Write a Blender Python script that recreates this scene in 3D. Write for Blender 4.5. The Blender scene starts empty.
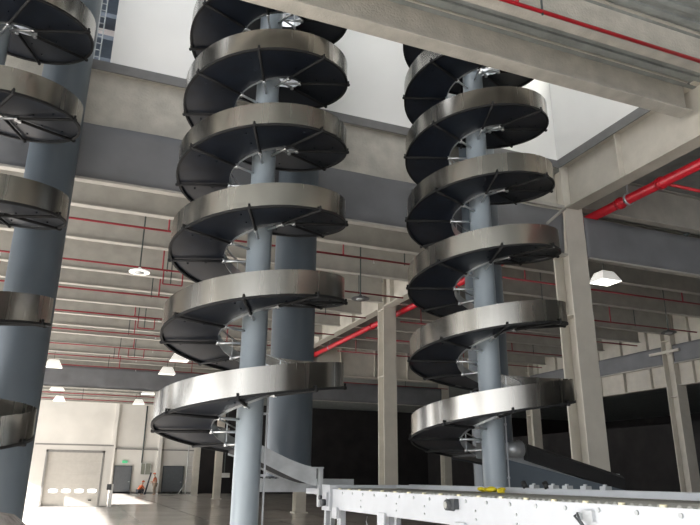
import bpy, bmesh, math, random
from mathutils import Vector, Matrix
random.seed(7)
PI = math.pi
S = bpy.context.scene
C = S.collection

# ------------------------------------------------------------------ materials
def pm(name, col, rough=.6, metal=0.0, var=.06, scale=6.0, bump=0.0, bscale=40.0, coord='Object', stretch=(1, 1, 1), spec=.5, dark=None):
    m = bpy.data.materials.new(name); m.use_nodes = True
    nt = m.node_tree; b = nt.nodes['Principled BSDF']
    b.inputs['Roughness'].default_value = rough
    b.inputs['Metallic'].default_value = metal
    b.inputs['Specular IOR Level'].default_value = spec
    tc = nt.nodes.new('ShaderNodeTexCoord'); mp = nt.nodes.new('ShaderNodeMapping')
    mp.inputs['Scale'].default_value = stretch
    nt.links.new(tc.outputs[coord], mp.inputs['Vector'])
    n = nt.nodes.new('ShaderNodeTexNoise'); n.inputs['Scale'].default_value = scale
    n.inputs['Detail'].default_value = 5
    nt.links.new(mp.outputs[0], n.inputs['Vector'])
    r = nt.nodes.new('ShaderNodeValToRGB')
    r.color_ramp.elements[0].position = .3; r.color_ramp.elements[1].position = .7
    lo = dark if dark else [max(0, c * (1 - var * 2)) for c in col]
    hi = [min(1, c * (1 + var)) for c in col]
    r.color_ramp.elements[0].color = (*lo, 1); r.color_ramp.elements[1].color = (*hi, 1)
    nt.links.new(n.outputs['Fac'], r.inputs['Fac']); nt.links.new(r.outputs[0], b.inputs['Base Color'])
    if bump:
        n2 = nt.nodes.new('ShaderNodeTexNoise'); n2.inputs['Scale'].default_value = bscale
        nt.links.new(mp.outputs[0], n2.inputs['Vector'])
        bp = nt.nodes.new('ShaderNodeBump'); bp.inputs['Strength'].default_value = bump; bp.inputs['Distance'].default_value = .02
        nt.links.new(n2.outputs['Fac'], bp.inputs['Height']); nt.links.new(bp.outputs[0], b.inputs['Normal'])
    return m

def emis(name, col, st):
    m = bpy.data.materials.new(name); m.use_nodes = True
    b = m.node_tree.nodes['Principled BSDF']
    b.inputs['Base Color'].default_value = (*col, 1)
    b.inputs['Emission Color'].default_value = (*col, 1); b.inputs['Emission Strength'].default_value = st
    return m

def brushed(name, col, rough=.27):
    """stainless sheet rolled into a band: fine vertical waviness round the band"""
    m = bpy.data.materials.new(name); m.use_nodes = True
    nt = m.node_tree; N = nt.nodes; L = nt.links; b = N['Principled BSDF']
    b.inputs['Metallic'].default_value = 1.0
    uv = N.new('ShaderNodeUVMap')
    mp = N.new('ShaderNodeMapping'); mp.inputs['Scale'].default_value = (1, .02, 1)
    L.new(uv.outputs[0], mp.inputs['Vector'])
    n = N.new('ShaderNodeTexNoise'); n.inputs['Scale'].default_value = 14; n.inputs['Detail'].default_value = 5
    L.new(mp.outputs[0], n.inputs['Vector'])
    r = N.new('ShaderNodeValToRGB'); r.color_ramp.elements[0].position = .3; r.color_ramp.elements[1].position = .72
    r.color_ramp.elements[0].color = (*[c * .88 for c in col], 1); r.color_ramp.elements[1].color = (*[min(1, c * 1.07) for c in col], 1)
    L.new(n.outputs['Fac'], r.inputs['Fac']); L.new(r.outputs[0], b.inputs['Base Color'])
    mr = N.new('ShaderNodeMapRange'); mr.inputs['To Min'].default_value = rough - .06; mr.inputs['To Max'].default_value = rough + .1
    L.new(n.outputs['Fac'], mr.inputs['Value']); L.new(mr.outputs[0], b.inputs['Roughness'])
    n2 = N.new('ShaderNodeTexNoise'); n2.inputs['Scale'].default_value = 6; n2.inputs['Detail'].default_value = 1
    L.new(mp.outputs[0], n2.inputs['Vector'])
    bp = N.new('ShaderNodeBump'); bp.inputs['Strength'].default_value = .28; bp.inputs['Distance'].default_value = .04
    L.new(n2.outputs['Fac'], bp.inputs['Height']); L.new(bp.outputs[0], b.inputs['Normal'])
    return m

M = {}
M['cream'] = pm('cream_steel_paint', (.39, .375, .34), .55, var=.07, scale=2.5, bump=.15, bscale=60)
M['girder'] = pm('girder_paint', (.50, .47, .41), .55, var=.06, scale=2.5, bump=.15, bscale=60)
M['column'] = pm('column_paint', (.56, .53, .465), .5, var=.05, scale=2.0, bump=.1, bscale=50)
M['beamfire'] = pm('sprayed_beam', (.46, .44, .39), .8, var=.09, scale=3, bump=.5, bscale=25)
M['deck'] = pm('deck_steel', (.27, .29, .28), .6, var=.12, scale=3, bump=.1, stretch=(1, 1, 1))
M['drape'] = pm('smoke_curtain_cloth', (.17, .175, .185), .75, var=.08, scale=1.2, bump=.5, bscale=2.2)
M['fascia'] = pm('fascia_dark', (.16, .16, .16), .7)
M['white'] = pm('white_panel', (.86, .855, .835), .6, var=.02, scale=.8)
M['red'] = pm('red_pipe_paint', (.50, .012, .024), .35, var=.08)
M['redthin'] = pm('red_thin_pipe_paint', (.27, .022, .034), .5, var=.08)
M['rod'] = pm('dark_rod', (.06, .075, .075), .5)
M['bluegrey'] = pm('blue_grey_paint', (.10, .124, .148), .4, var=.05, scale=1.5)
M['pole'] = pm('pole_paint', (.27, .315, .35), .32, var=.04, scale=2)
M['steel'] = brushed('brushed_stainless', (.42, .405, .375), .24)
M['tray'] = pm('black_tray', (.0055, .009, .017), .5, var=.2, scale=5)
M['arm'] = pm('black_arm', (.004, .0045, .0055), .75)
M['chrome'] = pm('zinc_steel', (.62, .64, .65), .28, metal=.9, var=.06)
M['galv'] = pm('galvanised', (.50, .52, .53), .4, metal=.5, var=.08)
M['convwhite'] = pm('white_conveyor_paint', (.52, .54, .57), .35, var=.02)
M['roller'] = pm('roller_steel', (.36, .36, .33), .4, metal=.4)
M['black'] = pm('black_rubber', (.012, .012, .013), .55)
M['darkgrey'] = pm('dark_grey', (.05, .055, .06), .5)
M['yellow'] = pm('yellow_cloth', (.75, .60, .02), .7, bump=.4, bscale=25)
M['walllight'] = pm('back_wall_paint', (.66, .64, .60), .8, var=.04, scale=.6)
M['wallshade'] = pm('shade_dark_wall', (.022, .019, .019), .8, var=.25, scale=.7)  # near-black colour stands in for the unlit depth of the right bay
M['doorgrey'] = pm('door_grey', (.105, .115, .125), .5)
M['dockpanel'] = pm('dock_door_panel', (.50, .48, .44), .5, var=.03)
M['dockframe'] = pm('dock_frame', (.24, .235, .225), .6)
M['lampwhite'] = emis('lamp_face', (1, .98, .93), .55)
M['lampon'] = emis('lamp_face_lit', (1, .99, .96), 6.0)
M['lampdark'] = pm('lamp_housing', (.10, .10, .105), .5)
M['green'] = emis('exit_green', (.02, .5, .2), .4)
M['skin'] = pm('skin', (.45, .28, .2), .6)
M['orange'] = pm('orange_cloth', (.50, .11, .04), .8)
M['orangehat'] = pm('orange_helmet', (.62, .12, .03), .4)
M['khaki'] = pm('khaki_cloth', (.25, .2, .15), .8)
M['navy'] = pm('dark_cloth', (.03, .035, .05), .8)
M['signwhite'] = pm('board_white', (.7, .7, .68), .5)
M['board'] = pm('board_greygreen', (.23, .24, .2), .5)
M['wrap'] = pm('plastic_wrap', (.48, .44, .43), .25, var=.15, scale=10, bump=.8, bscale=18, stretch=(1, 1, .3))
M['ribbed'] = pm('upper_rack_paint', (.16, .19, .24), .5)
M['pinkwhite'] = pm('upper_shelf_cloth', (.62, .55, .53), .7)

# floor: polished screed with slab joints
def floor_mat():
    m = bpy.data.materials.new('polished_floor'); m.use_nodes = True
    nt = m.node_tree; N = nt.nodes; L = nt.links; b = N['Principled BSDF']
    tc = N.new('ShaderNodeTexCoord')
    n = N.new('ShaderNodeTexNoise'); n.inputs['Scale'].default_value = .35; n.inputs['Detail'].default_value = 6
    L.new(tc.outputs['Object'], n.inputs['Vector'])
    r = N.new('ShaderNodeValToRGB'); r.color_ramp.elements[0].position = .3; r.color_ramp.elements[1].position = .7
    r.color_ramp.elements[0].color = (.54, .50, .47, 1); r.color_ramp.elements[1].color = (.66, .62, .585, 1)
    L.new(n.outputs['Fac'], r.inputs['Fac'])
    br = N.new('ShaderNodeTexBrick'); br.inputs['Scale'].default_value = .2
    br.inputs['Mortar Size'].default_value = .004; br.offset = 0
    br.inputs['Color1'].default_value = (1, 1, 1, 1); br.inputs['Color2'].default_value = (.96, .96, .96, 1); br.inputs['Mortar'].default_value = (.8, .8, .8, 1)
    L.new(tc.outputs['Object'], br.inputs['Vector'])
    mx = N.new('ShaderNodeMixRGB'); mx.blend_type = 'MULTIPLY'; mx.inputs[0].default_value = 1
    L.new(r.outputs[0], mx.inputs[1]); L.new(br.outputs['Color'], mx.inputs[2]); L.new(mx.outputs[0], b.inputs['Base Color'])
    b.inputs['Roughness'].default_value = .16
    return m
M['floor'] = floor_mat()

# ------------------------------------------------------------------ mesh helpers
def bm_new(): return bmesh.new()
def bx(bm, x0, x1, y0, y1, z0, z1, rot=None, pivot=None):
    vs = [bm.verts.new((x, y, z)) for z in (z0, z1) for y in (y0, y1) for x in (x0, x1)]
    for f in ((0, 2, 3, 1), (4, 5, 7, 6), (0, 1, 5, 4), (2, 6, 7, 3), (0, 4, 6, 2), (1, 3, 7, 5)):
        bm.faces.new([vs[i] for i in f])
    if rot is not None:
        bmesh.ops.rotate(bm, verts=vs, cent=pivot or ((x0 + x1) / 2, (y0 + y1) / 2, (z0 + z1) / 2), matrix=rot)
    return vs
def tube(bm, a, b, r, n=10, r2=None):
    a = Vector(a); b = Vector(b); d = (b - a).normalized()
    u = d.orthogonal().normalized(); v = d.cross(u); r2 = r if r2 is None else r2
    A = [bm.verts.new(a + (u * math.cos(t) + v * math.sin(t)) * r) for t in [2 * PI * i / n for i in range(n)]]
    B = [bm.verts.new(b + (u * math.cos(t) + v * math.sin(t)) * r2) for t in [2 * PI * i / n for i in range(n)]]
    for i in range(n):
        f = bm.faces.new((A[i], A[(i + 1) % n], B[(i + 1) % n], B[i])); f.smooth = n > 6
    bm.faces.new(A[::-1]); bm.faces.new(B)
def lathe(bm, prof, c=(0, 0, 0), n=32, close=True):
    rings = []
    for r, z in prof:
        rings.append([bm.verts.new((c[0] + r * math.cos(2 * PI * i / n), c[1] + r * math.sin(2 * PI * i / n), c[2] + z)) for i in range(n)])
    for k in range(len(rings) - 1):
        for i in range(n):
            f = bm.faces.new((rings[k][i], rings[k][(i + 1) % n], rings[k + 1][(i + 1) % n], rings[k + 1][i])); f.smooth = True
    if close:
        bm.faces.new(rings[0][::-1]); bm.faces.new(rings[-1])
def path_tube(bm, pts, r, n=8):
    prev = None
    pts = [Vector(p) for p in pts]
    for i, p in enumerate(pts):
        d = (pts[min(i + 1, len(pts) - 1)] - pts[max(i - 1, 0)]).normalized()
        u = d.cross(Vector((0, 0, 1)))
        u = u.normalized() if u.length > 1e-3 else Vector((1, 0, 0))
        v = d.cross(u)
        ring = [bm.verts.new(p + (u * math.cos(2 * PI * k / n) + v * math.sin(2 * PI * k / n)) * r) for k in range(n)]
        if prev:
            for k in range(n):
                f = bm.faces.new((prev[k], prev[(k + 1) % n], ring[(k + 1) % n], ring[k])); f.smooth = True
        else: bm.faces.new(ring[::-1])
        prev = ring
    bm.faces.new(prev)
def sweep(bm, sects, uvl=None, closed_ends=True, us=None):
    """sects: list of cross-sections (lists of points, closed loops)"""
    rings = [[bm.verts.new(p) for p in s] for s in sects]
    n = len(rings[0])
    for i in range(len(rings) - 1):
        for k in range(n):
            f = bm.faces.new((rings[i][k], rings[i + 1][k], rings[i + 1][(k + 1) % n], rings[i][(k + 1) % n]))
            if uvl is not None:
                for lp in f.loops:
                    u = us[i] if lp.vert in rings[i] else us[i + 1]
                    kk = (rings[i] if lp.vert in rings[i] else rings[i + 1]).index(lp.vert)
                    lp[uvl].uv = (u, kk * .3)
    if closed_ends:
        bm.faces.new(rings[0][::-1]); bm.faces.new(rings[-1])
def obj(name, bm, mat, parent=None, off=None, recalc=True, auto=None):
    if recalc: bmesh.ops.recalc_face_normals(bm, faces=bm.faces)
    if off is None and parent is not None: off = parent.get('_o')
    o_ = Vector(off) if off is not None else Vector((0, 0, 0))
    if o_.length: bmesh.ops.translate(bm, verts=bm.verts, vec=-o_)
    me = bpy.data.meshes.new(name); bm.to_mesh(me); bm.free()
    me.materials.append(M[mat] if isinstance(mat, str) else mat)
    if auto is not None: me.shade_smooth(); me.set_sharp_from_angle(angle=auto)
    o = bpy.data.objects.new(name, me); C.objects.link(o)
    if parent is not None: o.parent = parent
    elif o_.length: o.location = o_
    return o
ORG = {}
def thing(name, label, cat, loc=(0, 0, 0), group=None):
    o = bpy.data.objects.new(name, None); C.objects.link(o); o.location = loc; o.empty_display_size = .2
    o['label'] = label; o['category'] = cat
    if group: o['group'] = group
    ORG[o] = Vector(loc)
    return o
def part(name, bm, mat, t, label=None, **k):          # coordinates given in the world, stored relative to the thing
    root = t
    while root not in ORG: root = root.parent
    o = obj(name, bm, mat, None, off=ORG[root], **k)
    o.location = (0, 0, 0); o.parent = t
    if label: o['label'] = label
    return o
def tag(o, label, cat, group=None):
    o['label'] = label; o['category'] = cat
    if group: o['group'] = group
    return o
def struct(name, bm, mat, parent=None, **k):
    o = obj(name, bm, mat, parent, **k)
    if parent is None: o['kind'] = 'structure'
    return o

# ------------------------------------------------------------------ camera
FPX, PITCH, ROLL, YAW = 656.2283, .3165, .009349, .380102
cam = bpy.data.cameras.new('camera'); co = bpy.data.objects.new('camera', cam); C.objects.link(co)
h = Vector((math.sin(YAW), math.cos(YAW), 0)); rr = Vector((math.cos(YAW), -math.sin(YAW), 0)); uu = Vector((0, 0, 1))
F = h * math.cos(PITCH) + uu * math.sin(PITCH); U = -h * math.sin(PITCH) + uu * math.cos(PITCH)
R2 = rr * math.cos(ROLL) + U * math.sin(ROLL); U2 = -rr * math.sin(ROLL) + U * math.cos(ROLL)
mat = Matrix((R2, U2, -F)).transposed().to_4x4(); mat.translation = Vector((0, 0, 1.6))
co.matrix_world = mat
cam.sensor_width = 36; cam.lens = 36 * FPX / 700; cam.clip_end = 400; cam.clip_start = .05
S.camera = co

# ------------------------------------------------------------------ room shell
XW, XE, YN, YS = -14.0, 62.0, 67.5, -12.0
DECK = 8.58
b = bm_new(); bx(b, XW, XE, YS, YN, -.3, 0); struct('floor', b, 'floor')
# deck with the opening X -8..9.75, Y 7.75..11.3
b = bm_new()
OX0, OX1, OY0, OY1 = -9.0, 9.66, 7.66, 11.11
for x0, x1, y0, y1 in ((XW, XE, YS, OY0), (XW, XE, OY1, YN), (XW, OX0, OY0, OY1), (OX1, XE, OY0, OY1)):
    bx(b, x0, x1, y0, y1, DECK, 8.70)
struct('ceiling', b, 'deck')
b = bm_new()                                           # ribs of the steel decking seen close above the camera
y = 3.0
while y < 7.5:
    bx(b, 2, 13, y, y + .09, DECK - .05, DECK + .01); y += .22
struct('trim_1', b, 'deck')
b = bm_new(); bx(b, XW, 11.4, YN, YN + .3, 0, 8.7); struct('wall_back', b, 'walllight')
b = bm_new(); bx(b, 11.4, XE, YN, YN + .3, 0, 8.7); struct('wall_back_shade', b, 'wallshade')
b = bm_new(); bx(b, XE, XE + .3, YS, YN, 0, 8.7); struct('wall_right', b, 'wallshade')
b = bm_new(); bx(b, 11, XE, YS - .3, YS, 0, 8.7); struct('wall_front_light_block', b, 'wallshade')  # unseen, added to cut camera-side light reaching the right bay
# unseen left wall, height and openings shaped to place sun patch and daylight
b = bm_new()
for y0, y1, z0, z1 in ((YS, 40.4, 5.4, 19), (40.4, YN, 6.5, 13), (YS, -10, 0, 5.4), (16, 20, 0, 5.4), (39.6, 40.4, 0, 5.4), (50, 50.6, 0, 6.5), (66.5, YN, 0, 6.5)):
    bx(b, XW - .3, XW, y0, y1, z0, z1)
struct('wall_left_sun_mask', b, 'walllight')
b = bm_new(); bx(b, 1.5, XE, YS, 40, 14.5, 14.8); struct('ceiling_upper_light_block', b, 'white')  # unseen slab added to shade the shaft panels towards the right
# inner wall, its near-black colour painting the shade behind the right-hand columns
b = bm_new(); bx(b, 36.5, 37, 12, YN, 0, 5.2); struct('wall_inner', b, 'wallshade')

# white wall panels of the shaft on the floor above
b = bm_new(); bx(b, -.29, 9.72, 11.14, 11.22, 8.705, 14.5); o = struct('wall_shaft_back', b, 'white')
b = bm_new(); bx(b, -7, -.62, 11.14, 11.22, 8.705, 14.5); o = struct('wall_shaft_left', b, 'white')
b = bm_new(); bx(b, 9.68, 9.76, 2.0, 11.14, 8.705, 14.5); o = struct('wall_shaft_right', b, 'white')
b = bm_new(); bx(b, -9, 9.64, 11.085, 11.11, 8.52, 8.71); bx(b, 9.635, 9.66, 7.66, 11.11, 8.50, 8.71); struct('trim_2', b, 'fascia')

# ------------------------------------------------------------------ steel members
def ibeam_bm(axis, a0, a1, c, z0, z1, fw, ft=.03, wt=.02, stiff=(), sdepth=None):
    """I-beam along axis 'x' or 'y' from a0 to a1, centred on c"""
    b = bm_new()
    def B(u0, u1, v0, v1, w0, w1):
        if axis == 'x': bx(b, u0, u1, v0, v1, w0, w1)
        else: bx(b, v0, v1, u0, u1, w0, w1)
    B(a0, a1, c - fw / 2, c + fw / 2, z0, z0 + ft)
    B(a0, a1, c - wt / 2, c + wt / 2, z0 + ft, z1 - ft)
    B(a0, a1, c - fw / 2, c + fw / 2, z1 - ft, z1)
    return b
def beam(name, label, axis, a0, a1, c, z0, z1, fw, mat, cat='beam', group=None, stiff=(), **k):
    loc = (((a0 + a1) / 2, c, z0) if axis == 'x' else (c, (a0 + a1) / 2, z0))
    t = thing(name, label, cat, loc, group)
    ft = k.get('ft', .03); wt = k.get('wt', .02)
    def mk(u0, u1, v0, v1, w0, w1):
        b = bm_new()
        if axis == 'x': bx(b, u0, u1, v0, v1, w0, w1)
        else: bx(b, v0, v1, u0, u1, w0, w1)
        return b
    part('bottom_flange', mk(a0, a1, c - fw / 2, c + fw / 2, z0, z0 + ft), mat, t)
    part('web', mk(a0, a1, c - wt / 2, c + wt / 2, z0 + ft, z1 - ft), mat, t)
    part('top_flange', mk(a0, a1, c - fw / 2, c + fw / 2, z1 - ft, z1), mat, t)
    for s in stiff:
        part('stiffener', mk(s - .012, s + .012, c - fw / 2 + .02, c + fw / 2 - .02, z0 + ft, z1 - ft), mat, t)
    return t

LB = 'cream steel ceiling beam '
# front beam crossing over the spirals, and the two nearer the camera
beam('steel_beam', 'large cream steel beam crossing in front of the spiral tops, top right', 'x', -12.5, 9.6, 7.51, 7.95, 8.57, .28, 'beamfire')
beam('steel_beam', 'cream steel beam with a thin red pipe along it, top right corner', 'x', -12.5, 9.6, 6.36, 7.95, 8.57, .2, 'beamfire')
beam('steel_beam', 'cream steel beam behind the spirals with a grey cloth curtain under it', 'x', -12.5, 9.6, 11.22, 7.42, 8.57, .2, 'beamfire')
beam('steel_beam', 'cream steel beam over the dark curtain, right of the corner column', 'x', 10.15, 23.5, 11.22, 7.62, 8.57, .2, 'cream')
# girders along the aisle
beam('steel_girder', 'deep cream girder with stiffener ribs running from corner column to top right', 'y', -6, 11.0, 9.85, 7.48, 8.57, .36, 'girder', stiff=(2.6, 5.0, 7.0, 9.35), cat='girder')
beam('steel_girder', 'cream girder between the corner column and next column behind', 'y', 11.55, 21.0, 9.85, 7.48, 8.57, .36, 'girder', stiff=(14, 17.5, 20.4), cat='girder')
GL = ['cream girder above the red main, second bay behind the corner column', 'cream girder in third bay behind the corner column', 'cream girder in fourth bay behind the corner column', 'cream girder in the farthest bay towards the back wall']
for i, g in enumerate(GL):
    beam('steel_girder', g, 'y', 21.6 + 10 * i, 31.0 + 10 * i, 9.85, 7.48, 8.57, .36, 'girder', cat='girder', stiff=(24 + 10 * i, 28 + 10 * i))
beam('steel_girder', 'deep cream girder behind the sloping grey curtain at far right', 'y', 8, 21.0, 23.75, 5.47, 8.57, .36, 'girder', cat='girder', stiff=[9 + 1.6 * k for k in range(8)])
beam('steel_girder', 'deep cream girder left of the far right column', 'y', 21.6, 31.0, 23.75, 5.47, 8.57, .36, 'girder', cat='girder', stiff=[22.5 + 1.6 * k for k in range(6)])
beam('steel_girder', 'cream cross girder with ribs low behind the second column, right of it', 'x', 10.78, 23.39, 31.3, 6.5, 8.57, .4, 'girder', cat='girder', stiff=[12, 13.9, 15.8, 17.7, 19.6, 21.5])
# purlins in the left and right bays
PY = [13.3, 15.55, 18.0, 20.9, 22.8, 25.1, 27.4, 29.6, 31.4, 34.0, 36.5, 39.0]
ORD = ['first', 'second', 'third', 'fourth', 'fifth', 'sixth', 'seventh', 'eighth', 'ninth', 'tenth', 'eleventh', 'twelfth']
for i, y in enumerate(PY):
    beam('ceiling_beam', LB + 'at left, %s one behind the big grey curtain' % ORD[i], 'x', XW + .1, 9.6, y, 7.6, 8.57, .2, 'cream', group='ceiling beams of the left bay')
    if y != 31.4:
        beam('ceiling_beam', LB + 'at right, %s one behind the dark curtain' % ORD[i], 'x', 10.1, 23.5, y, 7.62, 8.57, .2, 'cream', group='ceiling beams of the right bay')
for i, y in enumerate((43.5, 46.5, 50, 54, 58, 62)):
    beam('ceiling_beam', LB + 'far back, %s one past the far grey curtain' % ORD[i], 'x', XW + .1, 9.6, y, 7.6, 8.57, .2, 'cream', group='far ceiling beams')

def H_column(label, x, y, w=.5, z1=8.57, name='steel_column'):
    t = thing(name, label, 'column', (x, y, 0))
    b = bm_new(); bx(b, x - w / 2, x + w / 2, y - w / 2, y - w / 2 + .035, 0, z1); part('front_flange', b, 'column', t)
    b = bm_new(); bx(b, x - w / 2, x + w / 2, y + w / 2 - .035, y + w / 2, 0, z1); part('rear_flange', b, 'column', t)
    b = bm_new(); bx(b, x - .02, x + .02, y - w / 2 + .035, y + w / 2 - .035, 0, z1); part('web', b, 'column', t)
    b = bm_new(); bx(b, x - w / 2 - .08, x + w / 2 + .08, y - w / 2 - .08, y + w / 2 + .08, 0, .05); part('base_plate', b, 'column', t)
    for z in (7.42, 5.0):
        if z1 > z and y < 40:
            b = bm_new()
            bx(b, x - w / 2 + .01, x + w / 2 - .01, y - w / 2 + .035, y + w / 2 - .035, z, z + .03)
            part('cap_plate', b, 'column', t)
    return t
H_column('tall cream H-section column right of the right spiral, nearest the camera', 9.9, 11.28, .52)
NM = ['second', 'third', 'fourth', 'fifth', 'sixth']
CL = ['cream column standing between the middle and right spirals', 'cream column behind the middle spiral, its foot visible below the chute',
      'cream column hidden mostly behind the middle spiral pole', 'small cream column on the floor left of the middle spiral pole', 'far cream column beside the dark bay at the back wall']
for i in range(5): H_column(CL[i], 9.98 if i == 0 else 10.05, 21.3 + 10 * i, .5)
CR = ['cream column with a short crossbar at the far right edge', 'cream column in the dark area, seen just left of the corner column',
      'faint cream column in the dark area behind the right spiral pole', 'farthest cream column in the dark area']
for i in range(4): H_column(CR[i], 23.75, 21.3 + 10 * i, .55)
t = thing('crossbar', 'short cream channel bar beside the far right column', 'bar', (23.38, 21.3, 6.8))
b = bm_new(); bx(b, 23.32, 23.42, 20.55, 22.15, 6.86, 6.97); part('channel', b, 'column', t)
b = bm_new(); bx(b, 23.42, 23.47, 21.1, 21.3, 6.8, 7.02); part('bracket', b, 'column', t)
# small bracket bars at the corner column head
t = thing('bracket_bar', 'thin cream bracket bar from the corner column towards the right spiral', 'bracket', (9.2, 11.0, 7.1))
b = bm_new(); bx(b, 8.5, 9.65, 11.0, 11.07, 7.46, 7.54); part('upper_bar', b, 'cream', t)
b = bm_new(); tube(b, (9.0, 10.86, 6.95), (9.66, 11.02, 7.47), .035, 8); part('brace', b, 'cream', t)

# ------------------------------------------------------------------ smoke curtains
def curtain(label, axis, a0, a1, c, z0, z1, mat='drape'):
    t = thing('smoke_curtain', label, 'curtain', (((a0 + a1) / 2, c, z0) if axis == 'x' else (c, (a0 + a1) / 2, z0)))
    b = bm_new(); n = max(2, int((a1 - a0) / .12)); m = 6
    rnd = random.Random(int(a0 * 10 + c))
    ph = [rnd.uniform(0, 6) for _ in range(6)]
    def off(s, z): return .03 * math.sin(s * 2.1 + ph[0] + z * 2) + .022 * math.sin(s * 4.7 + ph[1] - z * 3.7) + .012 * math.sin(s * 1.1 * z + ph[2])
    V = []
    for i in range(n + 1):
        s = a0 + (a1 - a0) * i / n; col = []
        for j in range(m + 1):
            z = z0 + (z1 - z0) * j / m
            for side in (0, 1):
                o_ = off(s, z) * (1 - j / m * .7) + side * .012
                col.append(b.verts.new((s, c + o_, z) if axis == 'x' else (c + o_, s, z)))
        V.append(col)
    for i in range(n):
        for j in range(m):
            for side in (0, 1):
                f = b.faces.new((V[i][2 * j + side], V[i + 1][2 * j + side], V[i + 1][2 * j + 2 + side], V[i][2 * j + 2 + side])); f.smooth = True
        b.faces.new((V[i][0], V[i + 1][0], V[i + 1][1], V[i][1])); b.faces.new((V[i][2 * m], V[i + 1][2 * m], V[i + 1][2 * m + 1], V[i][2 * m + 1]))
    for i in (0, n):
        for j in range(m): b.faces.new((V[i][2 * j], V[i][2 * j + 1], V[i][2 * j + 3], V[i][2 * j + 2]))
    part('cloth', b, mat, t)
    b = bm_new()
    if axis == 'x': bx(b, a0, a1, c - .07, c + .08, z0 - .04, z0)
    else: bx(b, c - .07, c + .08, a0, a1, z0 - .04, z0)
    part('bottom_rail', b, 'cream', t, 'pale metal bottom rail')
    return t
curtain('big grey cloth smoke curtain hanging behind the left and middle spirals', 'x', -12.5, 9.6, 11.05, 6.36, 7.41)
curtain('dark grey smoke curtain to the right of the corner column', 'x', 10.2, 23.4, 11.05, 6.36, 7.35)
curtain('distant grey smoke curtain low on the ceiling at the left back', 'x', XW + .2, 9.6, 41.0, 6.36, 7.6)
curtain('distant dark smoke curtain behind the second column', 'x', 10.78, 23.4, 41.0, 6.36, 7.6)
curtain('sloping grey smoke curtain leading to the far right column', 'y', 11.6, 21.0, 23.5, 6.42, 7.2)
curtain('grey smoke curtain on the far right girder, left of the far right column', 'y', 21.6, 31.0, 23.5, 6.42, 7.2)

# ------------------------------------------------------------------ pipes
def pipe_run(label, pts, r, mat, cat='pipe', name='sprinkler_pipe', rises=(), hangers=(), top=8.57, group=None, heads=()):
    t = thing(name, label, cat, tuple(Vector(pts[0]).lerp(Vector(pts[-1]), .5)), group)
    b = bm_new()
    for a, c in zip(pts, pts[1:]): tube(b, a, c, r, 10)
    part('pipe', b, mat, t)
    for p in rises:
        b = bm_new(); tube(b, p, (p[0], p[1], p[3] if len(p) > 3 else top), r * .85, 8); part('riser', b, mat, t)
    for p in hangers:
        b = bm_new(); tube(b, (p[0], p[1], p[2] - .05), (p[0], p[1], top), .018, 6); part('hanger_rod', b, 'rod', t, 'dark hanger rod')
    for p in heads:
        b = bm_new(); lathe(b, [(.012, -.12), (.03, -.11), (.01, -.06), (.012, 0)], (p[0], p[1], p[2]), 8); part('sprinkler_head', b, 'chrome', t)
    return t
RY = [15.65, 18.98, 22.15, 25.5, 28.9, 32.4, 35.6, 38.9]
for i, y in enumerate(RY):
    z = 7.3
    rn = random.Random(i)
    xs = [-3.2 + rn.uniform(-.3, .3), 1.45 + (i % 3) * .25, 5.9 + rn.uniform(-.3, .3)]
    hs = [-5.5, 1.95 - .12 * i, 4.6 + rn.uniform(-.4, .4), 7.9]
    pipe_run('thin red sprinkler pipe at left, %s line behind the grey curtain' % ORD[i], [(XW + .3, y, z), (9.5, y, z)], .027, 'redthin',
             rises=[(x, y, z) for x in xs], hangers=[(x, y, z) for x in hs], heads=[(x + .9, y, z) for x in xs], group='thin red sprinkler lines, left bay')
    xs = [12.1 + rn.uniform(-.3, .3), 18.3 + rn.uniform(-.5, .5)]
    pipe_run('thin red sprinkler pipe at right, %s line behind the dark curtain' % ORD[i], [(10.95, y, z), (22.7, y, z)], .027, 'redthin',
             rises=[(x, y, z) for x in xs], hangers=[(x + 1.2, y, z) for x in xs] , group='thin red sprinkler lines, right bay')
for i, y in enumerate((44.5, 48, 52, 56)):
    pipe_run('distant thin red sprinkler pipe, %s line past the far curtain' % ORD[i], [(XW + .3, y, 7.2), (9.5, y, 7.2)], .035, 'redthin', hangers=[(0, y, 7.2), (4, y, 7.2)], group='far thin red sprinkler lines')
# pipe along the near beam, top right
pipe_run('bright red sprinkler pipe running along the top right beam', [(-8, 6.12, 7.84), (9.6, 6.12, 7.84)], .03, 'red', rises=[(4.9, 6.12, 7.84)], hangers=[(5.32, 6.12, 7.84)])
# small red frame loops (branch drops) under the left bay
for k, (x, y, w, d) in enumerate(((1.75, 18.98, .55, -.0), (1.6, 25.5, .6, 0), (1.75, 32.4, .7, 0), (13.9, 17.6, .62, -.0))):
    lab = ['small red branch loop by the first left pipe lines', 'small red branch loop farther back at left', 'farthest small red branch loop at left', 'small dark red pipe loop below the lit lamp, right'][k]
    y += .07; zt = 7.3; zb = 6.9 if k < 3 else 6.55
    t = thing('branch_loop', lab, 'pipe', (x, y, zb))
    b = bm_new(); tube(b, (x, y, zt), (x, y, zb), .02, 6); tube(b, (x, y, zb), (x + w, y, zb), .02, 6); tube(b, (x + w, y, zb), (x + w, y, zt), .02, 6)
    part('pipe', b, 'redthin', t)
    b = bm_new(); tube(b, (x + w * .4, y + .01, zb + .02), (x + w * .4, y + .01, DECK), .018, 6); part('hanger_rod', b, 'rod', t)

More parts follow.
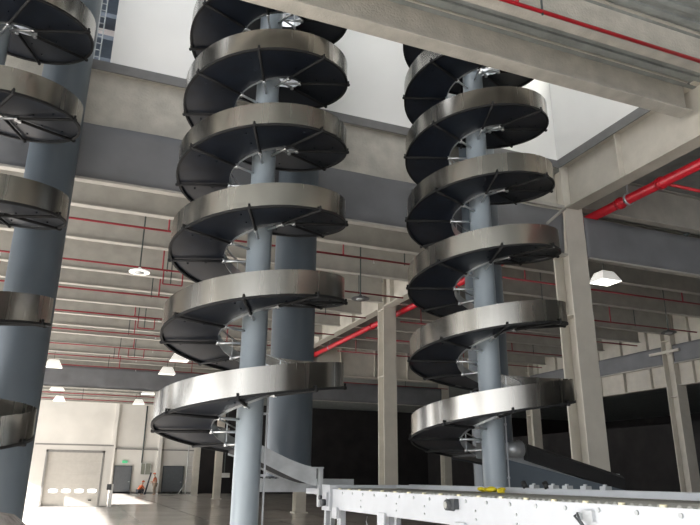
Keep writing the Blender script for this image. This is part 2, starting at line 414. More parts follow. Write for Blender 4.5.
# the thick red main
t = thing('fire_main', 'thick bright red fire main running past the corner column along the girder', 'pipe', (10.6, 10, 7.47))
b = bm_new(); tube(b, (10.6, -4, 7.47), (10.6, 62, 7.47), .105, 20); part('pipe', b, 'red', t)
for y in (9.15, 10.3, 13.4, 18.5, 24.0, 31.0, 38.0):
    b = bm_new(); tube(b, (10.6, y - .045, 7.47), (10.6, y + .045, 7.47), .135, 20)
    for s in (-1, 1): bx(b, 10.6 + s * .15 - .025, 10.6 + s * .15 + .025, y - .03, y + .03, 7.44, 7.50)
    part('coupling', b, 'red', t)
for y in (10.05, 16.0, 22.6, 29):
    b = bm_new(); lathe(b, [(.125, -.03), (.14, -.03), (.14, .03), (.125, .03)], (0, 0, 0), 20, close=False)
    bmesh.ops.rotate(b, verts=b.verts, cent=(0, 0, 0), matrix=Matrix.Rotation(PI / 2, 3, 'X')); bmesh.ops.translate(b, verts=b.verts, vec=(10.6, y, 7.47))
    tube(b, (10.6, y, 7.6), (10.6, y, 8.57), .02, 8)
    part('clamp', b, 'galv', t, 'galvanised hanging clamp')
pipe_run('thin red branch pipe leaving the thick main at upper right', [(10.76, 9.1, 7.45), (17.5, 9.1, 7.45)], .035, 'red', hangers=[(14, 9.1, 7.45)])

# ------------------------------------------------------------------ lamps
def panel_lamp(label, x, y, z, w, on=False, group=None):
    t = thing('ceiling_lamp', label, 'lamp', (x, y, z), group)
    b = bm_new()
    vs1 = [(x - w * .5, y - w * .42, z), (x + w * .5, y - w * .42, z), (x + w * .5, y + w * .42, z), (x - w * .5, y + w * .42, z)]
    vs2 = [(x - w * .28, y - w * .24, z + w * .42), (x + w * .28, y - w * .24, z + w * .42), (x + w * .28, y + w * .24, z + w * .42), (x - w * .28, y + w * .24, z + w * .42)]
    A = [b.verts.new(v) for v in vs1]; B = [b.verts.new(v) for v in vs2]
    b.faces.new(B)
    for i in range(4): b.faces.new((A[i], A[(i + 1) % 4], B[(i + 1) % 4], B[i]))
    part('reflector', b, 'lampwhite', t)
    b = bm_new(); bx(b, x - w * .47, x + w * .47, y - w * .4, y + w * .4, z + .01, z + .03); part('diffuser', b, 'lampon' if on else 'lampwhite', t)
    b = bm_new(); tube(b, (x, y, z + w * .42), (x, y, DECK), .012, 6); part('hanger_rod', b, 'rod', t)
    return t
ys = [(32.0, 'nearest'), (36.6, 'second'), (46.6, 'third'), (53.7, 'farthest')]
for y, n in ys:
    panel_lamp('pale square ceiling lamp, %s in the row seen left of the middle spiral' % n, 4.05, y, 6.8, .85, group='lamps by the middle spiral')
for y, n in ((36.6, 'nearest'), (46.8, 'second'), (54.0, 'farthest')):
    panel_lamp('pale square ceiling lamp, %s in the row beside the left round column' % n, -1.58, y, 6.8, .85, group='lamps by the left column')
panel_lamp('brightly lit square ceiling lamp to the right of the corner column', 12.69, 13.2, 6.66, .66, on=True)
def disc_lamp(label, x, y, z, r=.27, pale=False, top=DECK):
    t = thing('disc_lamp', label, 'lamp', (x, y, z))
    b = bm_new(); lathe(b, [(r, 0), (r * 1.02, .02), (r * .8, .05), (r * .3, .08), (.03, .14)], (x, y, z), 28); part('shade', b, 'lampwhite' if pale else 'lampdark', t)
    b = bm_new(); lathe(b, [(.001, -.02), (r * .45, -.02), (r * .5, .0), (r * .2, .01)], (x, y, z), 20); part('lens', b, 'galv', t)
    b = bm_new(); tube(b, (x, y, z + .14), (x, y, top), .02, 6); lathe(b, [(.07, -.04), (.07, 0)], (x, y, top), 12); part('stem', b, 'rod', t)
disc_lamp('pale round ceiling lamp between the left round column and middle spiral', 1.0, 17.75, 6.78, pale=True)
disc_lamp('dark round ceiling lamp left of the second column top', 7.42, 17.7, 6.72)
disc_lamp('dark round ceiling lamp at the right edge over the dark curtain', 13.85, 11.42, 6.8, top=7.62)
disc_lamp('dark round ceiling lamp above the far right column', 19.7, 17.65, 6.75)

# ------------------------------------------------------------------ spiral conveyors
def spiral(label, X, Y, R, z0, pitch, turns, ri=.50, top=11.5, low=1.5):
    t = thing('spiral_conveyor', label, 'spiral conveyor', (X, Y, 0))
    th0 = -low * PI; n_per = 72; n = int(turns * n_per)
    ths = [th0 + 2 * PI * i / n_per for i in range(n + 1)]
    P = lambda r, th, dz: (X + r * math.cos(th), Y + r * math.sin(th), z0 + pitch * th / (2 * PI) + dz)
    H = .335
    # outer skirt
    b = bm_new(); uvl = b.loops.layers.uv.new('UVMap')
    sweep(b, [[P(R, a, 0), P(R, a, H), P(R - .008, a, H), P(R - .008, a, 0)] for a in ths], uvl, us=[a * R / 3 for a in ths])
    o = part('outer_skirt', b, 'steel', t, auto=math.radians(40))
    # edge strip
    b = bm_new(); sweep(b, [[P(R + .012, a, -.02), P(R + .012, a, .012), P(R - .02, a, .012), P(R - .02, a, -.02)] for a in ths])
    part('edge_strip', b, 'arm', t, auto=math.radians(40))
    # running tray (dark)
    b = bm_new(); sweep(b, [[P(ri, a, .02), P(R - .01, a, .02), P(R - .01, a, .065), P(ri, a, .065)] for a in ths])
    k = 0
    for a in [th0 + .3 + j * PI / 4 for j in range(int(turns * 8) - 1)]:
        for r_ in (.62, .84): 
            c_ = P(R * r_, a + .12 * k, .0)
            if a < ths[-1] - .5: lathe(b, [(.012, 0), (.012, .03)], c_, 6)
    part('running_tray', b, 'tray', t, auto=math.radians(40))
    # inner guard: band and rail
    b = bm_new(); uvl = b.loops.layers.uv.new('UVMap')
    sweep(b, [[P(ri, a, -.01), P(ri, a, .13), P(ri - .006, a, .13), P(ri - .006, a, -.01)] for a in ths], uvl, us=[a * ri / 3 for a in ths])
    part('inner_skirt', b, 'chrome', t, auto=math.radians(40))
    b = bm_new(); path_tube(b, [P(ri + .01, a, .27) for a in ths[::2]], .011, 6)
    part('inner_rail', b, 'chrome', t)
    # arms and posts
    m = int(turns * 8)
    for j in range(m + 1):
        a = th0 + j * PI / 4 + .43
        if a > ths[-1]: break
        c, s_ = math.cos(a), math.sin(a)
        z = z0 + pitch * a / (2 * PI) - .005
        rad = lambda r: (X + r * c, Y + r * s_)
        b = bm_new(); tube(b, (*rad(ri - .02), z - .012), (*rad(R + .045), z - .012), .021, 8)
        tube(b, (*rad(R + .02), z - .035), (*rad(R + .02), z + .05), .016, 8)
        ar = part('support_arm', b, 'arm', t)
        b = bm_new(); tube(b, (*rad(.16), z - .012), (*rad(ri + .03), z - .012), .018, 8)
        lathe(b, [(.028, -.03), (.028, .03)], (*rad(ri), z - .01), 8)
        tube(b, (*rad(ri), z), (*rad(ri), z + .27), .010, 6)
        part('inner_bracket', b, 'chrome', ar, 'bright zinc-plated bracket')
    # pole
    b = bm_new(); lathe(b, [(.27, 0), (.27, .03), (.18, .03), (.18, top)], (X, Y, 0), 40); part('centre_pole', b, 'pole', t, auto=math.radians(35))
    b = bm_new(); tube(b, (X + .235, Y - .02, .05), (X + .235, Y - .02, 2.95), .014, 8)
    for z in (.8, 1.6, 2.4): bx(b, X + .17, X + .25, Y - .035, Y - .005, z, z + .03)
    part('cable_conduit', b, 'convwhite', t)
    # outfeed chute leaving the bottom at the back, towards +X
    return t, P, (X, Y, R, ri)
SY, SR = 8.95, 1.265
sp1, P1, g1 = spiral('middle spiral conveyor, brushed steel bands winding round a grey-blue pole', 2.135, SY, SR, 2.856, 1.206, 6.95)
sp2, P2, g2 = spiral('right spiral conveyor, brushed steel bands winding round a slim pole by the corner column', 5.994, SY, SR, 2.868, 1.21, 6.95)
sp0, P0, g0 = spiral('left spiral conveyor, brushed steel bands cut off by the left picture edge', -1.739, SY, 1.245, 3.40, 1.385, 6.8, low=3.5)

def chute(t, P, g, x_end, z_end, dark):
    X, Y, R, ri = g
    n = 22; x1 = x_end
    zs = P(1, -1.5 * PI, 0)[2]
    def line(u):           # u 0..1 from spiral bottom to the foot
        x = X + (x1 - X) * u
        z = zs + (z_end - zs) * (.35 * (3 * u * u - 2 * u ** 3) + .65 * (1.12 * u - .12 * u ** 3))
        return x, z
    for yy, nm in ((Y + ri, 'near_side_plate'), (Y + R, 'far_side_plate')):
        b = bm_new(); sec = []
        for i in range(n + 1):
            x, z = line(i / n)
            h_ = .25 - .02 * math.sin(PI * i / n)
            sec.append([(x, yy, z - .05), (x, yy, z + h_ - .05), (x, yy - .012, z + h_ - .05), (x, yy - .012, z - .05)])
        sweep(b, sec); part(nm, b, 'darkgrey' if dark and nm[0] == 'f' else 'galv', t)
    b = bm_new(); sec = []
    for i in range(n + 1):
        x, z = line(i / n)
        sec.append([(x, Y + ri, z - .02), (x, Y + R - .01, z - .02), (x, Y + R - .01, z + .03), (x, Y + ri, z + .03)])
    sweep(b, sec); part('chute_belt', b, 'black', t)
chute(sp1, P1, g1, 3.28, 1.53, False)
chute(sp2, P2, g2, 8.9, 1.50, True)
# black hood covering the right chute
b = bm_new(); sec = []
for i in range(15):
    u = i / 14; x = 6.9 + 2.0 * u; z = 2.02 - .50 * u
    y0 = SY + .38
    sec.append([(x, y0, z - .12), (x, y0, z + .10), (x, y0 + .06, z + .15), (x, y0 + .8, z + .15), (x, y0 + .85, z - .12)])
sweep(b, sec); part('belt_hood', b, 'black', sp2, 'black rubber belt cover')
b = bm_new(); tube(b, (6.45, SY + .36, 2.05), (6.75, SY + .36, 2.07), .10, 16, .14); part('end_funnel', b, 'galv', sp2)
b = bm_new(); sec = []
for i in range(9):
    u = i / 8; x = 6.3 + 2.55 * u; z = 1.93 - .50 * u
    sec.append([(x, SY + .34, 1.36), (x, SY + .34, z), (x, SY + .36, z), (x, SY + .36, 1.36)])
sweep(b, sec); part('side_cover', b, 'bluegrey', sp2)
b = bm_new()
for x in (6.6, 8.2): bx(b, x, x + .08, SY + .40, SY + .48, 0, 1.4)
part('leg', b, 'galv', sp2)

# big round grey-blue columns behind each spiral
def round_column(label, x, z0):
    t = thing('round_column', label, 'column', (x, 10.72, z0))
    b = bm_new(); lathe(b, [(.37, 0), (.37, 12 - z0)], (x, 10.72, z0), 48); part('shaft', b, 'bluegrey', t, auto=math.radians(35))
    b = bm_new(); lathe(b, [(.40, 0), (.40, .025)], (x, 10.72, z0), 40); part('base_ring', b, 'darkgrey', t)
round_column('wide grey-blue round column behind the left spiral', -.93, 0)
round_column('wide grey-blue round column right behind the middle spiral pole, ending above the floor', 3.235, 1.58)
round_column('wide grey-blue round column hidden behind the right spiral pole', 7.17, 1.3)

# ------------------------------------------------------------------ roller conveyor in the foreground
t = thing('roller_conveyor', 'long white-sided roller conveyor with grey rollers in the foreground, bottom right', 'conveyor', (3.85, 5.5, 0))
YA, YB = -1.2, 8.9
b = bm_new(); bx(b, 3.33, 3.37, YA, YB, 1.19, 1.445); bx(b, 3.37, 3.43, YA, YB, 1.19, 1.21)
part('near_side_plate', b, 'convwhite', t)
b = bm_new(); bx(b, 4.30, 4.34, YA, YB, 1.19, 1.505); part('far_side_plate', b, 'convwhite', t)
ny = 0; y = 2.3
while y < 8.8 and ny < 96:
    b = bm_new(); tube(b, (3.37, y, 1.434), (4.30, y, 1.434), .026, 8); part('roller', b, 'roller', t); y += .075; ny += 1
b = bm_new(); bx(b, 3.37, 4.30, YA, YB, 1.30, 1.36); part('bed_pan', b, 'darkgrey', t)
y = 2.4
while y < 8.8:
    b = bm_new(); tube(b, (3.33, y, 1.405), (3.318, y, 1.405), .015, 8); part('bolt', b, 'galv', t); y += .34
for y in (7.9, 6.9, 6.25, 5.3, 4.7):
    for z in (1.33, 1.26):
        b = bm_new(); tube(b, (3.33, y, z), (3.32, y, z), .010, 6); part('bolt', b, 'galv', t)
cc = pm('cap_cream', (.75, .70, .5), .5)
y = 2.2
while y < 8.8:
    b = bm_new(); tube(b, (3.345, y, 1.445), (3.345, y, 1.461), .022, 8); part('roller_cap', b, cc, t); y += .34
for y in (8.75, 7.25, 5.55, 3.9, 2.3):
    for x in (3.42, 4.24):
        b = bm_new(); bx(b, x - .035, x + .035, y - .035, y + .035, 0, 1.19); bx(b, x - .07, x + .07, y - .07, y + .07, 0, .012)
        part('leg', b, 'convwhite', t)
    b = bm_new(); bx(b, 3.40, 4.26, y - .02, y + .02, .45, .50); part('cross_brace', b, 'convwhite', t)
for y in (8.75, 7.25, 5.55, 3.9):
    b = bm_new(); bx(b, 3.30, 3.325, y - .09, y + .09, 1.08, 1.22); part('leg_bracket', b, 'convwhite', t)
# motor / sensor knob on the side plate
kn = thing('drive_motor', 'dark grey round drive motor on the white conveyor side plate', 'motor', (3.29, 5.68, 1.365))
b = bm_new(); tube(b, (3.328, 5.68, 1.365), (3.25, 5.68, 1.365), .055, 20, .048); part('body', b, 'darkgrey', kn)
b = bm_new(); tube(b, (3.25, 5.68, 1.365), (3.24, 5.68, 1.365), .03, 16); part('end_cap', b, 'roller', kn)
b = bm_new(); bx(b, 3.28, 3.328, 5.58, 5.66, 1.33, 1.42); part('terminal_box', b, 'darkgrey', kn)
# bracket with cables at right
kn = thing('cable_bracket', 'small zinc bracket with dark cables on the near conveyor side, bottom right', 'bracket', (3.32, 3.9, 1.36))
b = bm_new(); bx(b, 3.30, 3.33, 3.80, 3.90, 1.33, 1.40); bx(b, 3.27, 3.33, 3.90, 3.92, 1.34, 1.38); part('plate', b, 'galv', kn)
b = bm_new(); path_tube(b, [(3.31, 3.92, 1.375), (3.27, 3.91, 1.38), (3.26, 3.88, 1.34), (3.28, 3.84, 1.27), (3.29, 3.80, 1.18), (3.30, 3.76, 1.10)], .008, 6)
path_tube(b, [(3.31, 3.95, 1.37), (3.26, 3.93, 1.36), (3.27, 3.88, 1.31), (3.29, 3.83, 1.22), (3.30, 3.81, 1.10)], .008, 6)
part('cables', b, 'darkgrey', kn)
# hanging cable under the plate
cb = thing('loose_cable', 'thin pale cable hanging under the conveyor side plate', 'cable', (3.34, 7.6, 1.15))
b = bm_new(); path_tube(b, [(3.35, 7.75, 1.157), (3.34, 7.76, 1.10), (3.35, 7.74, 1.04), (3.35, 7.70, .98)], .006, 6); part('cable', b, 'convwhite', cb)
# head unit where the chute meets the conveyor
t = thing('transfer_head', 'white conveyor transfer head with small fittings at the chute foot', 'conveyor', (3.35, 9.2, 0))
b = bm_new(); bx(b, 3.30, 4.34, 8.93, 8.97, 1.18, 1.50); bx(b, 3.38, 4.30, 8.97, 10.20, 1.36, 1.44); part('bed', b, 'convwhite', t)
b = bm_new(); bx(b, 3.34, 3.38, 8.98, 9.36, 1.16, 1.50); bx(b, 3.28, 3.34, 9.0, 9.12, 1.22, 1.40); part('side_plate', b, 'convwhite', t)
b = bm_new(); bx(b, 3.30, 3.36, 9.38, 9.46, 1.20, 1.72); bx(b, 3.2, 3.38, 9.40, 9.45, 1.72, 1.74); part('guide_post', b, 'galv', t)
b = bm_new(); tube(b, (3.28, 9.05, 1.27), (3.22, 9.05, 1.27), .045, 12); tube(b, (3.28, 9.2, 1.33), (3.24, 9.2, 1.33), .03, 12); part('pulley', b, 'darkgrey', t)
for x in (3.42, 4.24):
    b = bm_new(); bx(b, x - .035, x + .035, 9.3, 9.37, 0, 1.36); part('leg', b, 'convwhite', t)
# short conveyor under the middle chute carrying the round column
t = thing('short_conveyor', 'short light grey conveyor section under the middle chute', 'conveyor', (2.9, 10.3, 0))
b = bm_new(); bx(b, 2.5, 3.45, 10.22, 10.26, 1.38, 1.57); part('side_plate', b, 'galv', t)
b = bm_new(); bx(b, 2.5, 4.2, 10.26, 11.0, 1.42, 1.575); part('bed', b, 'galv', t)
b = bm_new(); sweep(b, [[(3.45, 10.22, 1.38), (3.45, 10.22, 1.57), (3.45, 10.26, 1.57), (3.45, 10.26, 1.38)], [(4.0, 10.22, 1.16), (4.0, 10.22, 1.38), (4.0, 10.26, 1.38), (4.0, 10.26, 1.16)]]); part('sloped_plate', b, 'convwhite', t)
b = bm_new()
for i in range(9): tube(b, (2.6 + .1 * i, 10.24, 1.57), (2.6 + .1 * i, 10.24, 1.60), .018, 6)
part('roller_ends', b, 'darkgrey', t)
for x, y in ((4.1, 10.6), (4.1, 10.95), (2.55, 10.95)):
    b = bm_new(); bx(b, x - .035, x + .035, y - .035, y + .035, 0, 1.42); part('leg', b, 'galv', t)

# hardware beside the conveyor, right
t = thing('guide_rail', 'zinc guide rail with clamps along the far side of the conveyor', 'rail', (4.42, 6.0, 1.5))
b = bm_new(); bx(b, 4.345, 4.37, 3.2, 8.6, 1.47, 1.515); part('rail', b, 'galv', t)
for y in (4.75, 5.0, 5.25, 5.45, 5.75):
    b = bm_new(); bx(b, 4.30, 4.37, y, y + .07, 1.515, 1.545); tube(b, (4.33, y + .035, 1.545), (4.33, y + .035, 1.56), .018, 8); part('clamp', b, 'galv', t)
for y in (5.6, 5.95):
    b = bm_new(); tube(b, (4.35, y, 1.515), (4.35, y + .04, 1.57), .028, 10); part('clamp_knob', b, 'black', t)
# yellow helmet-like cloth on the rollers
t = thing('work_gloves', 'yellow work gloves lying on the conveyor rollers', 'gloves', (4.15, 6.35, 1.46))
b = bm_new()
for dx, dy, r in ((0, 0, .055), (.06, -.05, .04), (-.05, .06, .045), (.03, .08, .035)):
    bmesh.ops.create_icosphere(b, subdivisions=3, radius=r, matrix=Matrix.Translation((4.1 + dx, 6.2 + dy * 1.6, 1.492)) @ Matrix.Diagonal((1.1, 1.4, .5, 1)))
for v in b.verts: v.co += Vector((math.sin(v.co.y * 60), math.cos(v.co.x * 70), math.sin(v.co.x * 80))) * .005
part('glove', b, 'yellow', t, auto=1.5)
b = bm_new()
for i, (a, l) in enumerate(((0, .07), (.35, .08), (.7, .075), (1.05, .06))):
    path_tube(b, [(4.08, 6.05 - .02 * i, 1.475), (4.08 - .03 * math.cos(a), 6.0 - .02 * i, 1.485), (4.07 - .05 * math.cos(a), 5.96 - .02 * i, 1.475)], .012, 8)
part('fingers', b, 'yellow', t)

# plastic wrapped roll, bottom left
t = thing('wrapped_roll', 'plastic wrapped roll standing at the bottom left corner', 'roll', (-.50, 5.15, 0))
b = bm_new(); lathe(b, [(.36, 0), (.38, .1), (.375, .7), (.37, 1.15), (.33, 1.27), (.24, 1.345), (.10, 1.37)], (-.56, 5.15, 0), 40); part('wrap', b, 'wrap', t)
b = bm_new(); lathe(b, [(.05, 1.36), (.05, 1.40), (.035, 1.40)], (-.56, 5.15, 0), 16); part('core', b, 'board', t)

# ------------------------------------------------------------------ dock door vestibule at the left
b = bm_new()
bx(b, -2.05, -1.36, 39.4, 42, 0, 3.16); bx(b, 1.47, 1.90, 39.4, 42, 0, 3.16); bx(b, -1.36, 1.47, 39.4, 42, 2.80, 3.16); bx(b, -2.05, 1.90, 41.9, 42.0, 0, 3.16)
struct('wall_dock', b, 'walllight')
d = bpy.data.objects.new('door_1', None); C.objects.link(d); d.location = (0, 39.5, 0); d['kind'] = 'structure'; ORG[d] = Vector((0, 39.5, 0))
b = bm_new()
for i in range(5): bx(b, -1.34, 1.45, 39.52, 39.58, .02 + i * .555, .02 + i * .555 + .548)
part('door_panel', b, 'dockpanel', d)
b = bm_new(); bx(b, -1.42, -1.32, 39.38, 39.60, 0, 2.86); bx(b, 1.41, 1.51, 39.38, 39.60, 0, 2.86); bx(b, -1.42, 1.51, 39.38, 39.60, 2.74, 2.86); bx(b, -2.0, 1.92, 39.34, 39.40, 3.10, 3.18); bx(b, -1.95, 1.9, 39.34, 39.5, 0, .05)
part('door_frame', b, 'dockframe', d)
for k in range(4):
    x = -.83 + k * .64
    b = bm_new()
    N_ = 28; A = []; B_ = []
    for i in range(N_):
        a = 2 * PI * i / N_; cx_ = math.copysign(abs(math.cos(a)) ** .6, math.cos(a)) * .225; cz_ = math.copysign(abs(math.sin(a)) ** .6, math.sin(a)) * .10
        A.append(b.verts.new((x + cx_, 39.50, .80 + cz_))); B_.append(b.verts.new((x + cx_, 39.53, .80 + cz_)))
    b.faces.new(A); b.faces.new(B_[::-1])
    for i in range(N_): b.faces.new((A[i], A[(i + 1) % N_], B_[(i + 1) % N_], B_[i]))
    part('door_pane', b, emis('daylight_glow_pane', (1, 1, 1), 1.3) if k == 0 else bpy.data.materials['daylight_glow_pane'], d)  # panes glow in place of daylight coming through them
b = bm_new(); bx(b, .95, 1.1, 39.46, 39.52, .30, .36); part('door_handle', b, 'black', d)
for x in (2.0,):
    t = thing('dock_bollard', 'pale post beside the right side of the dock door', 'post', (x, 39.2, 0))
    b = bm_new(); bx(b, x - .05, x + .12, 39.15, 39.35, 0, 1.15); part('post', b, 'signwhite', t)
    b = bm_new(); bx(b, x - .2, x + .02, 39.12, 39.2, .85, 1.15); part('control_box', b, 'darkgrey', t)

# ------------------------------------------------------------------ back wall things
def wall_door(n, x0, x1, z1):
    d = bpy.data.objects.new('door_%d' % n, None); C.objects.link(d); d.location = ((x0 + x1) / 2, 67.4, 0); d['kind'] = 'structure'; ORG[d] = Vector(d.location)
    b = bm_new(); bx(b, x0 + .06, x1 - .06, 67.42, 67.47, 0, z1 - .06); part('door_panel', b, 'doorgrey', d)
    b = bm_new(); bx(b, x0, x0 + .06, 67.36, 67.5, 0, z1); bx(b, x1 - .06, x1, 67.36, 67.5, 0, z1); bx(b, x0, x1, 67.36, 67.5, z1 - .06, z1); part('door_frame', b, 'darkgrey', d)
    b = bm_new(); bx(b, x1 - .25, x1 - .12, 67.36, 67.42, 1.0, 1.06); part('door_handle', b, 'galv', d)
wall_door(2, 3.55, 5.15, 2.46); wall_door(3, 7.95, 9.9, 2.5)
o = thing('exit_sign', 'small green exit sign above the left grey back door', 'sign', (4.42, 67.42, 2.8))
b = bm_new(); bx(b, 4.2, 4.66, 67.38, 67.48, 2.7, 2.92); part('panel', b, 'green', o)
b = bm_new()
for k in range(4):
    bx(b, 4.26 + k * .1, 4.275 + k * .1, 67.372, 67.38, 2.76, 2.86)
bx(b, 4.26, 4.31, 67.372, 67.38, 2.845, 2.86); part('pictogram', b, 'signwhite', o)
o = thing('wall_board', 'grey-green notice board on the back wall above the workers', 'board', (6.4, 67.4, 1.7))
b = bm_new(); bx(b, 5.92, 6.82, 67.38, 67.48, 1.68, 2.72); part('panel', b, 'board', o)
b = bm_new()
for x0, x1, z0, z1 in ((5.9, 6.84, 1.66, 1.70), (5.9, 6.84, 2.70, 2.74), (5.9, 5.94, 1.66, 2.74), (6.8, 6.84, 1.66, 2.74), (6.3, 6.34, 1.7, 2.7)): bx(b, x0, x1, 67.34, 67.40, z0, z1)
part('frame', b, 'signwhite', o)
# wall pilasters / downpipes
for n, x in enumerate((3.1, 7.35)):
    b = bm_new(); bx(b, x, x + .32, 67.15, 67.5, 0, 8.4); struct('trim_%d' % (3 + n), b, 'walllight')
b = bm_new(); tube(b, (5.95, 67.4, 2.7), (5.95, 67.4, 8), .06, 8); tag(obj('downpipe', b, 'rod'), 'thin dark pipe down the back wall to the notice board', 'pipe')
b = bm_new(); bx(b, XW, 11.4, 67.42, 67.5, 0, .15); struct('baseboard_back', b, 'dockframe')
b = bm_new(); bx(b, XW, 11.4, 67.30, 67.5, 3.9, 4.0); struct('trim_5', b, 'dockframe')
# bridge level at the back: dark opening beyond the columns
t = thing('hanging_sign', 'small white sign hanging in the dark bay between the far columns', 'sign', (10.8, 55, 1.7))
b = bm_new(); bx(b, 10.9, 11.75, 55, 55.06, 1.50, 1.85); part('panel', b, 'signwhite', t)
b = bm_new(); tube(b, (11.3, 55.03, 1.85), (11.3, 55.03, 8.4), .03, 6); part('hanger_rod', b, 'rod', t)
# scaffold ladder by the right door
t = thing('scaffold', 'pale scaffold ladder frame standing at the right grey back door', 'scaffold', (10.2, 66.2, 0))
for x in (10.05, 10.75):
    b = bm_new(); tube(b, (x, 66.3, 0), (x, 66.3, 4.4), .05, 8); part('upright', b, 'signwhite', t)
b = bm_new()
for k in range(11): tube(b, (10.05, 66.3, .3 + .38 * k), (10.75, 66.3, .3 + .38 * k), .03, 6)
tube(b, (10.05, 66.3, 1.0), (9.4, 66.3, 0), .04, 6)
part('rungs', b, 'signwhite', t)
# leaning plank between the workers
b = bm_new(); tube(b, (5.87, 60.9, 0.07), (6.25, 61.0, 1.85), .09, 4); tag(obj('plank', b, 'navy'), 'dark plank leaning between the two workers', 'plank')

# ------------------------------------------------------------------ people (very distant)
def skinned(name, joints, bones, mat_, parent, root=0):
    me = bpy.data.meshes.new(name); me.from_pydata([j[0] for j in joints], bones, []); me.update()
    o = bpy.data.objects.new(name, me); C.objects.link(o); o.parent = parent
    md = o.modifiers.new('skin', 'SKIN'); md.use_smooth_shade = True
    o.data.skin_vertices[0].data
    for i, j in enumerate(joints):
        o.data.skin_vertices[0].data[i].radius = (j[1], j[1] * (j[2] if len(j) > 2 else 1)); o.data.skin_vertices[0].data[i].use_root = (i == root)
    s = o.modifiers.new('sub', 'SUBSURF'); s.levels = 1; s.render_levels = 2
    me.materials.append(M[mat_]); return o
def person(label, loc, rz, pose):
    t = thing('person', label, 'person', loc); t.rotation_euler = (0, 0, rz)
    if pose == 'stand':
        J = [((0, 0, .95), .15), ((0, .02, 1.2), .15), ((0, .05, 1.42), .13), ((0, .07, 1.52), .06), ((0, .1, 1.60), .07), ((0, .11, 1.68), .085),
             ((-.18, .04, 1.40), .07), ((-.24, .12, 1.14), .05), ((-.14, .36, 1.08), .038), ((.18, .04, 1.40), .07), ((.25, .10, 1.14), .05), ((.12, .34, 1.0), .038),
             ((-.11, 0, .88), .10), ((-.13, .05, .50), .07), ((-.14, .0, .09), .05), ((-.14, .12, .05), .045),
             ((.11, 0, .88), .10), ((.15, .03, .50), .07), ((.18, -.03, .09), .05), ((.18, .1, .05), .045)]
        hd = (0, .12, 1.68)
    else:
        J = [((0, 0, .34), .15), ((0, .12, .58), .15), ((0, .24, .80), .13), ((0, .29, .90), .06), ((0, .34, .96), .07), ((0, .36, 1.03), .085),
             ((-.18, .22, .78), .07), ((-.26, .38, .56), .05), ((-.16, .55, .52), .038), ((.18, .22, .78), .07), ((.26, .38, .56), .05), ((.14, .56, .5), .038),
             ((-.11, .02, .32), .10), ((-.17, .42, .48), .07), ((-.17, .26, .09), .05), ((-.17, .38, .05), .045),
             ((.11, .02, .32), .10), ((.17, .42, .46), .07), ((.17, .24, .09), .05), ((.17, .36, .05), .045)]
        hd = (0, .37, 1.03)
    Bn = [(0, 1), (1, 2), (2, 3), (3, 4), (4, 5), (2, 6), (6, 7), (7, 8), (2, 9), (9, 10), (10, 11), (0, 12), (12, 13), (13, 14), (14, 15), (0, 16), (16, 17), (17, 18), (18, 19)]
    skinned('body', J, Bn, 'skin', t)
    grow = lambda idx, g: [(J[i][0], J[i][1] * g) for i in idx]
    skinned('jacket', grow([0, 1, 2, 6, 7, 9, 10], 1.13), [(0, 1), (1, 2), (2, 3), (3, 4), (2, 5), (5, 6)], 'orange', t)
    skinned('trousers', grow([0, 12, 13, 14, 16, 17, 18], 1.16), [(0, 1), (1, 2), (2, 3), (0, 4), (4, 5), (5, 6)], 'khaki' if pose == 'stand' else 'navy', t)
    b = bm_new(); lathe(b, [(.155, 0), (.16, .015), (.13, .02), (.125, .06), (.09, .12), (.03, .145)], (hd[0], hd[1], hd[2] + .02), 20); obj('helmet', b, 'orangehat', t)
    # five-fingered hands
    for w in (8, 11):
        p = Vector(J[w][0]); b = bm_new()
        bmesh.ops.create_icosphere(b, subdivisions=2, radius=.045, matrix=Matrix.Translation(p + Vector((0, .04, -.01))) @ Matrix.Diagonal((.9, 1.2, .5, 1)))
        for k, l in enumerate((.07, .08, .075, .06)):
            q = p + Vector((-.03 + .02 * k, .08, -.01)); path_tube(b, [q, q + Vector((0, l * .5, -.01)), q + Vector((0, l * .8, -.04))], .009, 6)
        q = p + Vector((-.04, .03, 0)); path_tube(b, [q, q + Vector((-.02, .04, .0)), q + Vector((-.01, .07, -.02))], .011, 6)
        obj('hand', b, 'skin', t)
    return t
person('person in orange-red jacket crouching by the back wall, left of the plank', (5.44, 62.0, 0), -1.2, 'sit')
person('person in orange-red top and khaki trousers standing, right of the plank', (6.70, 61.4, 0), 1.2, 'stand')

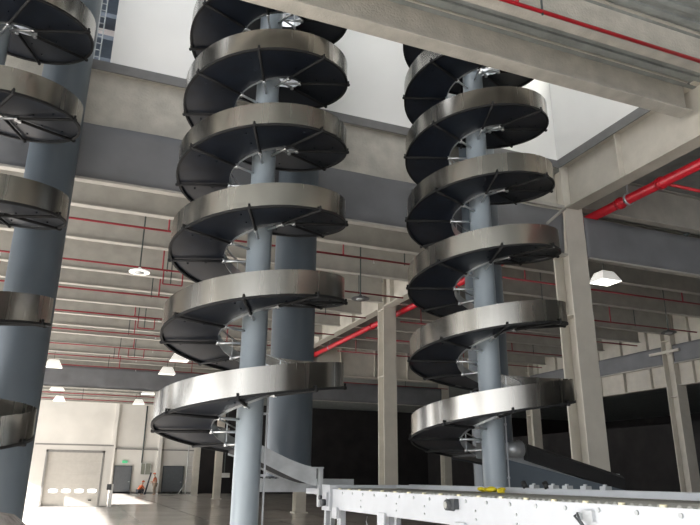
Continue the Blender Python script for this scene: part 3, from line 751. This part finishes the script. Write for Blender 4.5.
# ------------------------------------------------------------------ upper floor seen through the gap
t = thing('storage_rack', 'dark blue rack with pale shelves glimpsed beside the white wall, top left', 'rack', (-.8, 14.5, 8.7))
for x in (-1.35, .3):
    b = bm_new(); bx(b, x, x + .09, 14.4, 14.5, 8.7, 15); part('upright', b, 'ribbed', t)
for k in range(8):
    z = 8.95 + k * .62
    b = bm_new(); bx(b, -1.35, .4, 14.4, 15.4, z, z + .12); part('shelf', b, 'ribbed', t)
    if k % 2 == 0:
        b = bm_new(); bx(b, -1.2, .25, 14.6, 15.2, z + .12, z + .42); part('shelf_board', b, 'pinkwhite', t)
t = thing('cable_ladder', 'narrow grey cable ladder rising beside the left round column', 'cable ladder', (-.42, 11.6, 8.7))
b = bm_new()
for x in (-.60, -.50): tube(b, (x, 11.6, 8.7), (x, 11.6, 15), .012, 6)
for k in range(40): tube(b, (-.60, 11.6, 8.8 + .15 * k), (-.50, 11.6, 8.8 + .15 * k), .01, 6)
part('ladder', b, 'galv', t)

# ------------------------------------------------------------------ light
w = bpy.data.worlds.new('world'); S.world = w; w.use_nodes = True
N = w.node_tree.nodes; L = w.node_tree.links; bg = N['Background']
tc = N.new('ShaderNodeTexCoord'); sx = N.new('ShaderNodeSeparateXYZ'); L.new(tc.outputs['Generated'], sx.inputs[0])
mr = N.new('ShaderNodeMapRange'); mr.inputs['From Min'].default_value = -1; mr.inputs['From Max'].default_value = 1
mr.inputs['To Min'].default_value = 0; mr.inputs['To Max'].default_value = 1
L.new(sx.outputs['X'], mr.inputs['Value'])
fc = N.new('ShaderNodeFloatCurve'); cv = fc.mapping.curves[0]
cv.points[0].location = (0, 1); cv.points[1].location = (1, .02); cv.points.new(.5, .24); cv.points.new(.25, .6); cv.points.new(.75, .07)
fc.mapping.update(); L.new(mr.outputs[0], fc.inputs['Value'])
mm = N.new('ShaderNodeMath'); mm.operation = 'MULTIPLY'; mm.inputs[1].default_value = 7.4; L.new(fc.outputs[0], mm.inputs[0]); mr = mm
bg.inputs['Color'].default_value = (.95, .97, 1, 1)
L.new(mr.outputs[0], bg.inputs['Strength'])

sun = bpy.data.lights.new('sun', 'SUN'); so = bpy.data.objects.new('sun', sun); C.objects.link(so)
sun.energy = 60; sun.angle = math.radians(.6); sun.color = (1, .97, .92)
so.rotation_euler = Vector((math.cos(math.radians(19)), .12, -math.sin(math.radians(19)))).to_track_quat('-Z', 'Y').to_euler()

S.view_settings.view_transform = 'Standard'; S.view_settings.look = 'None'
S.view_settings.exposure = -0.42; S.view_settings.gamma = 1; S.view_settings.use_curve_mapping = False
S.cycles.max_bounces = 8; S.cycles.diffuse_bounces = 5; S.cycles.glossy_bounces = 4
S.cycles.use_denoising = True
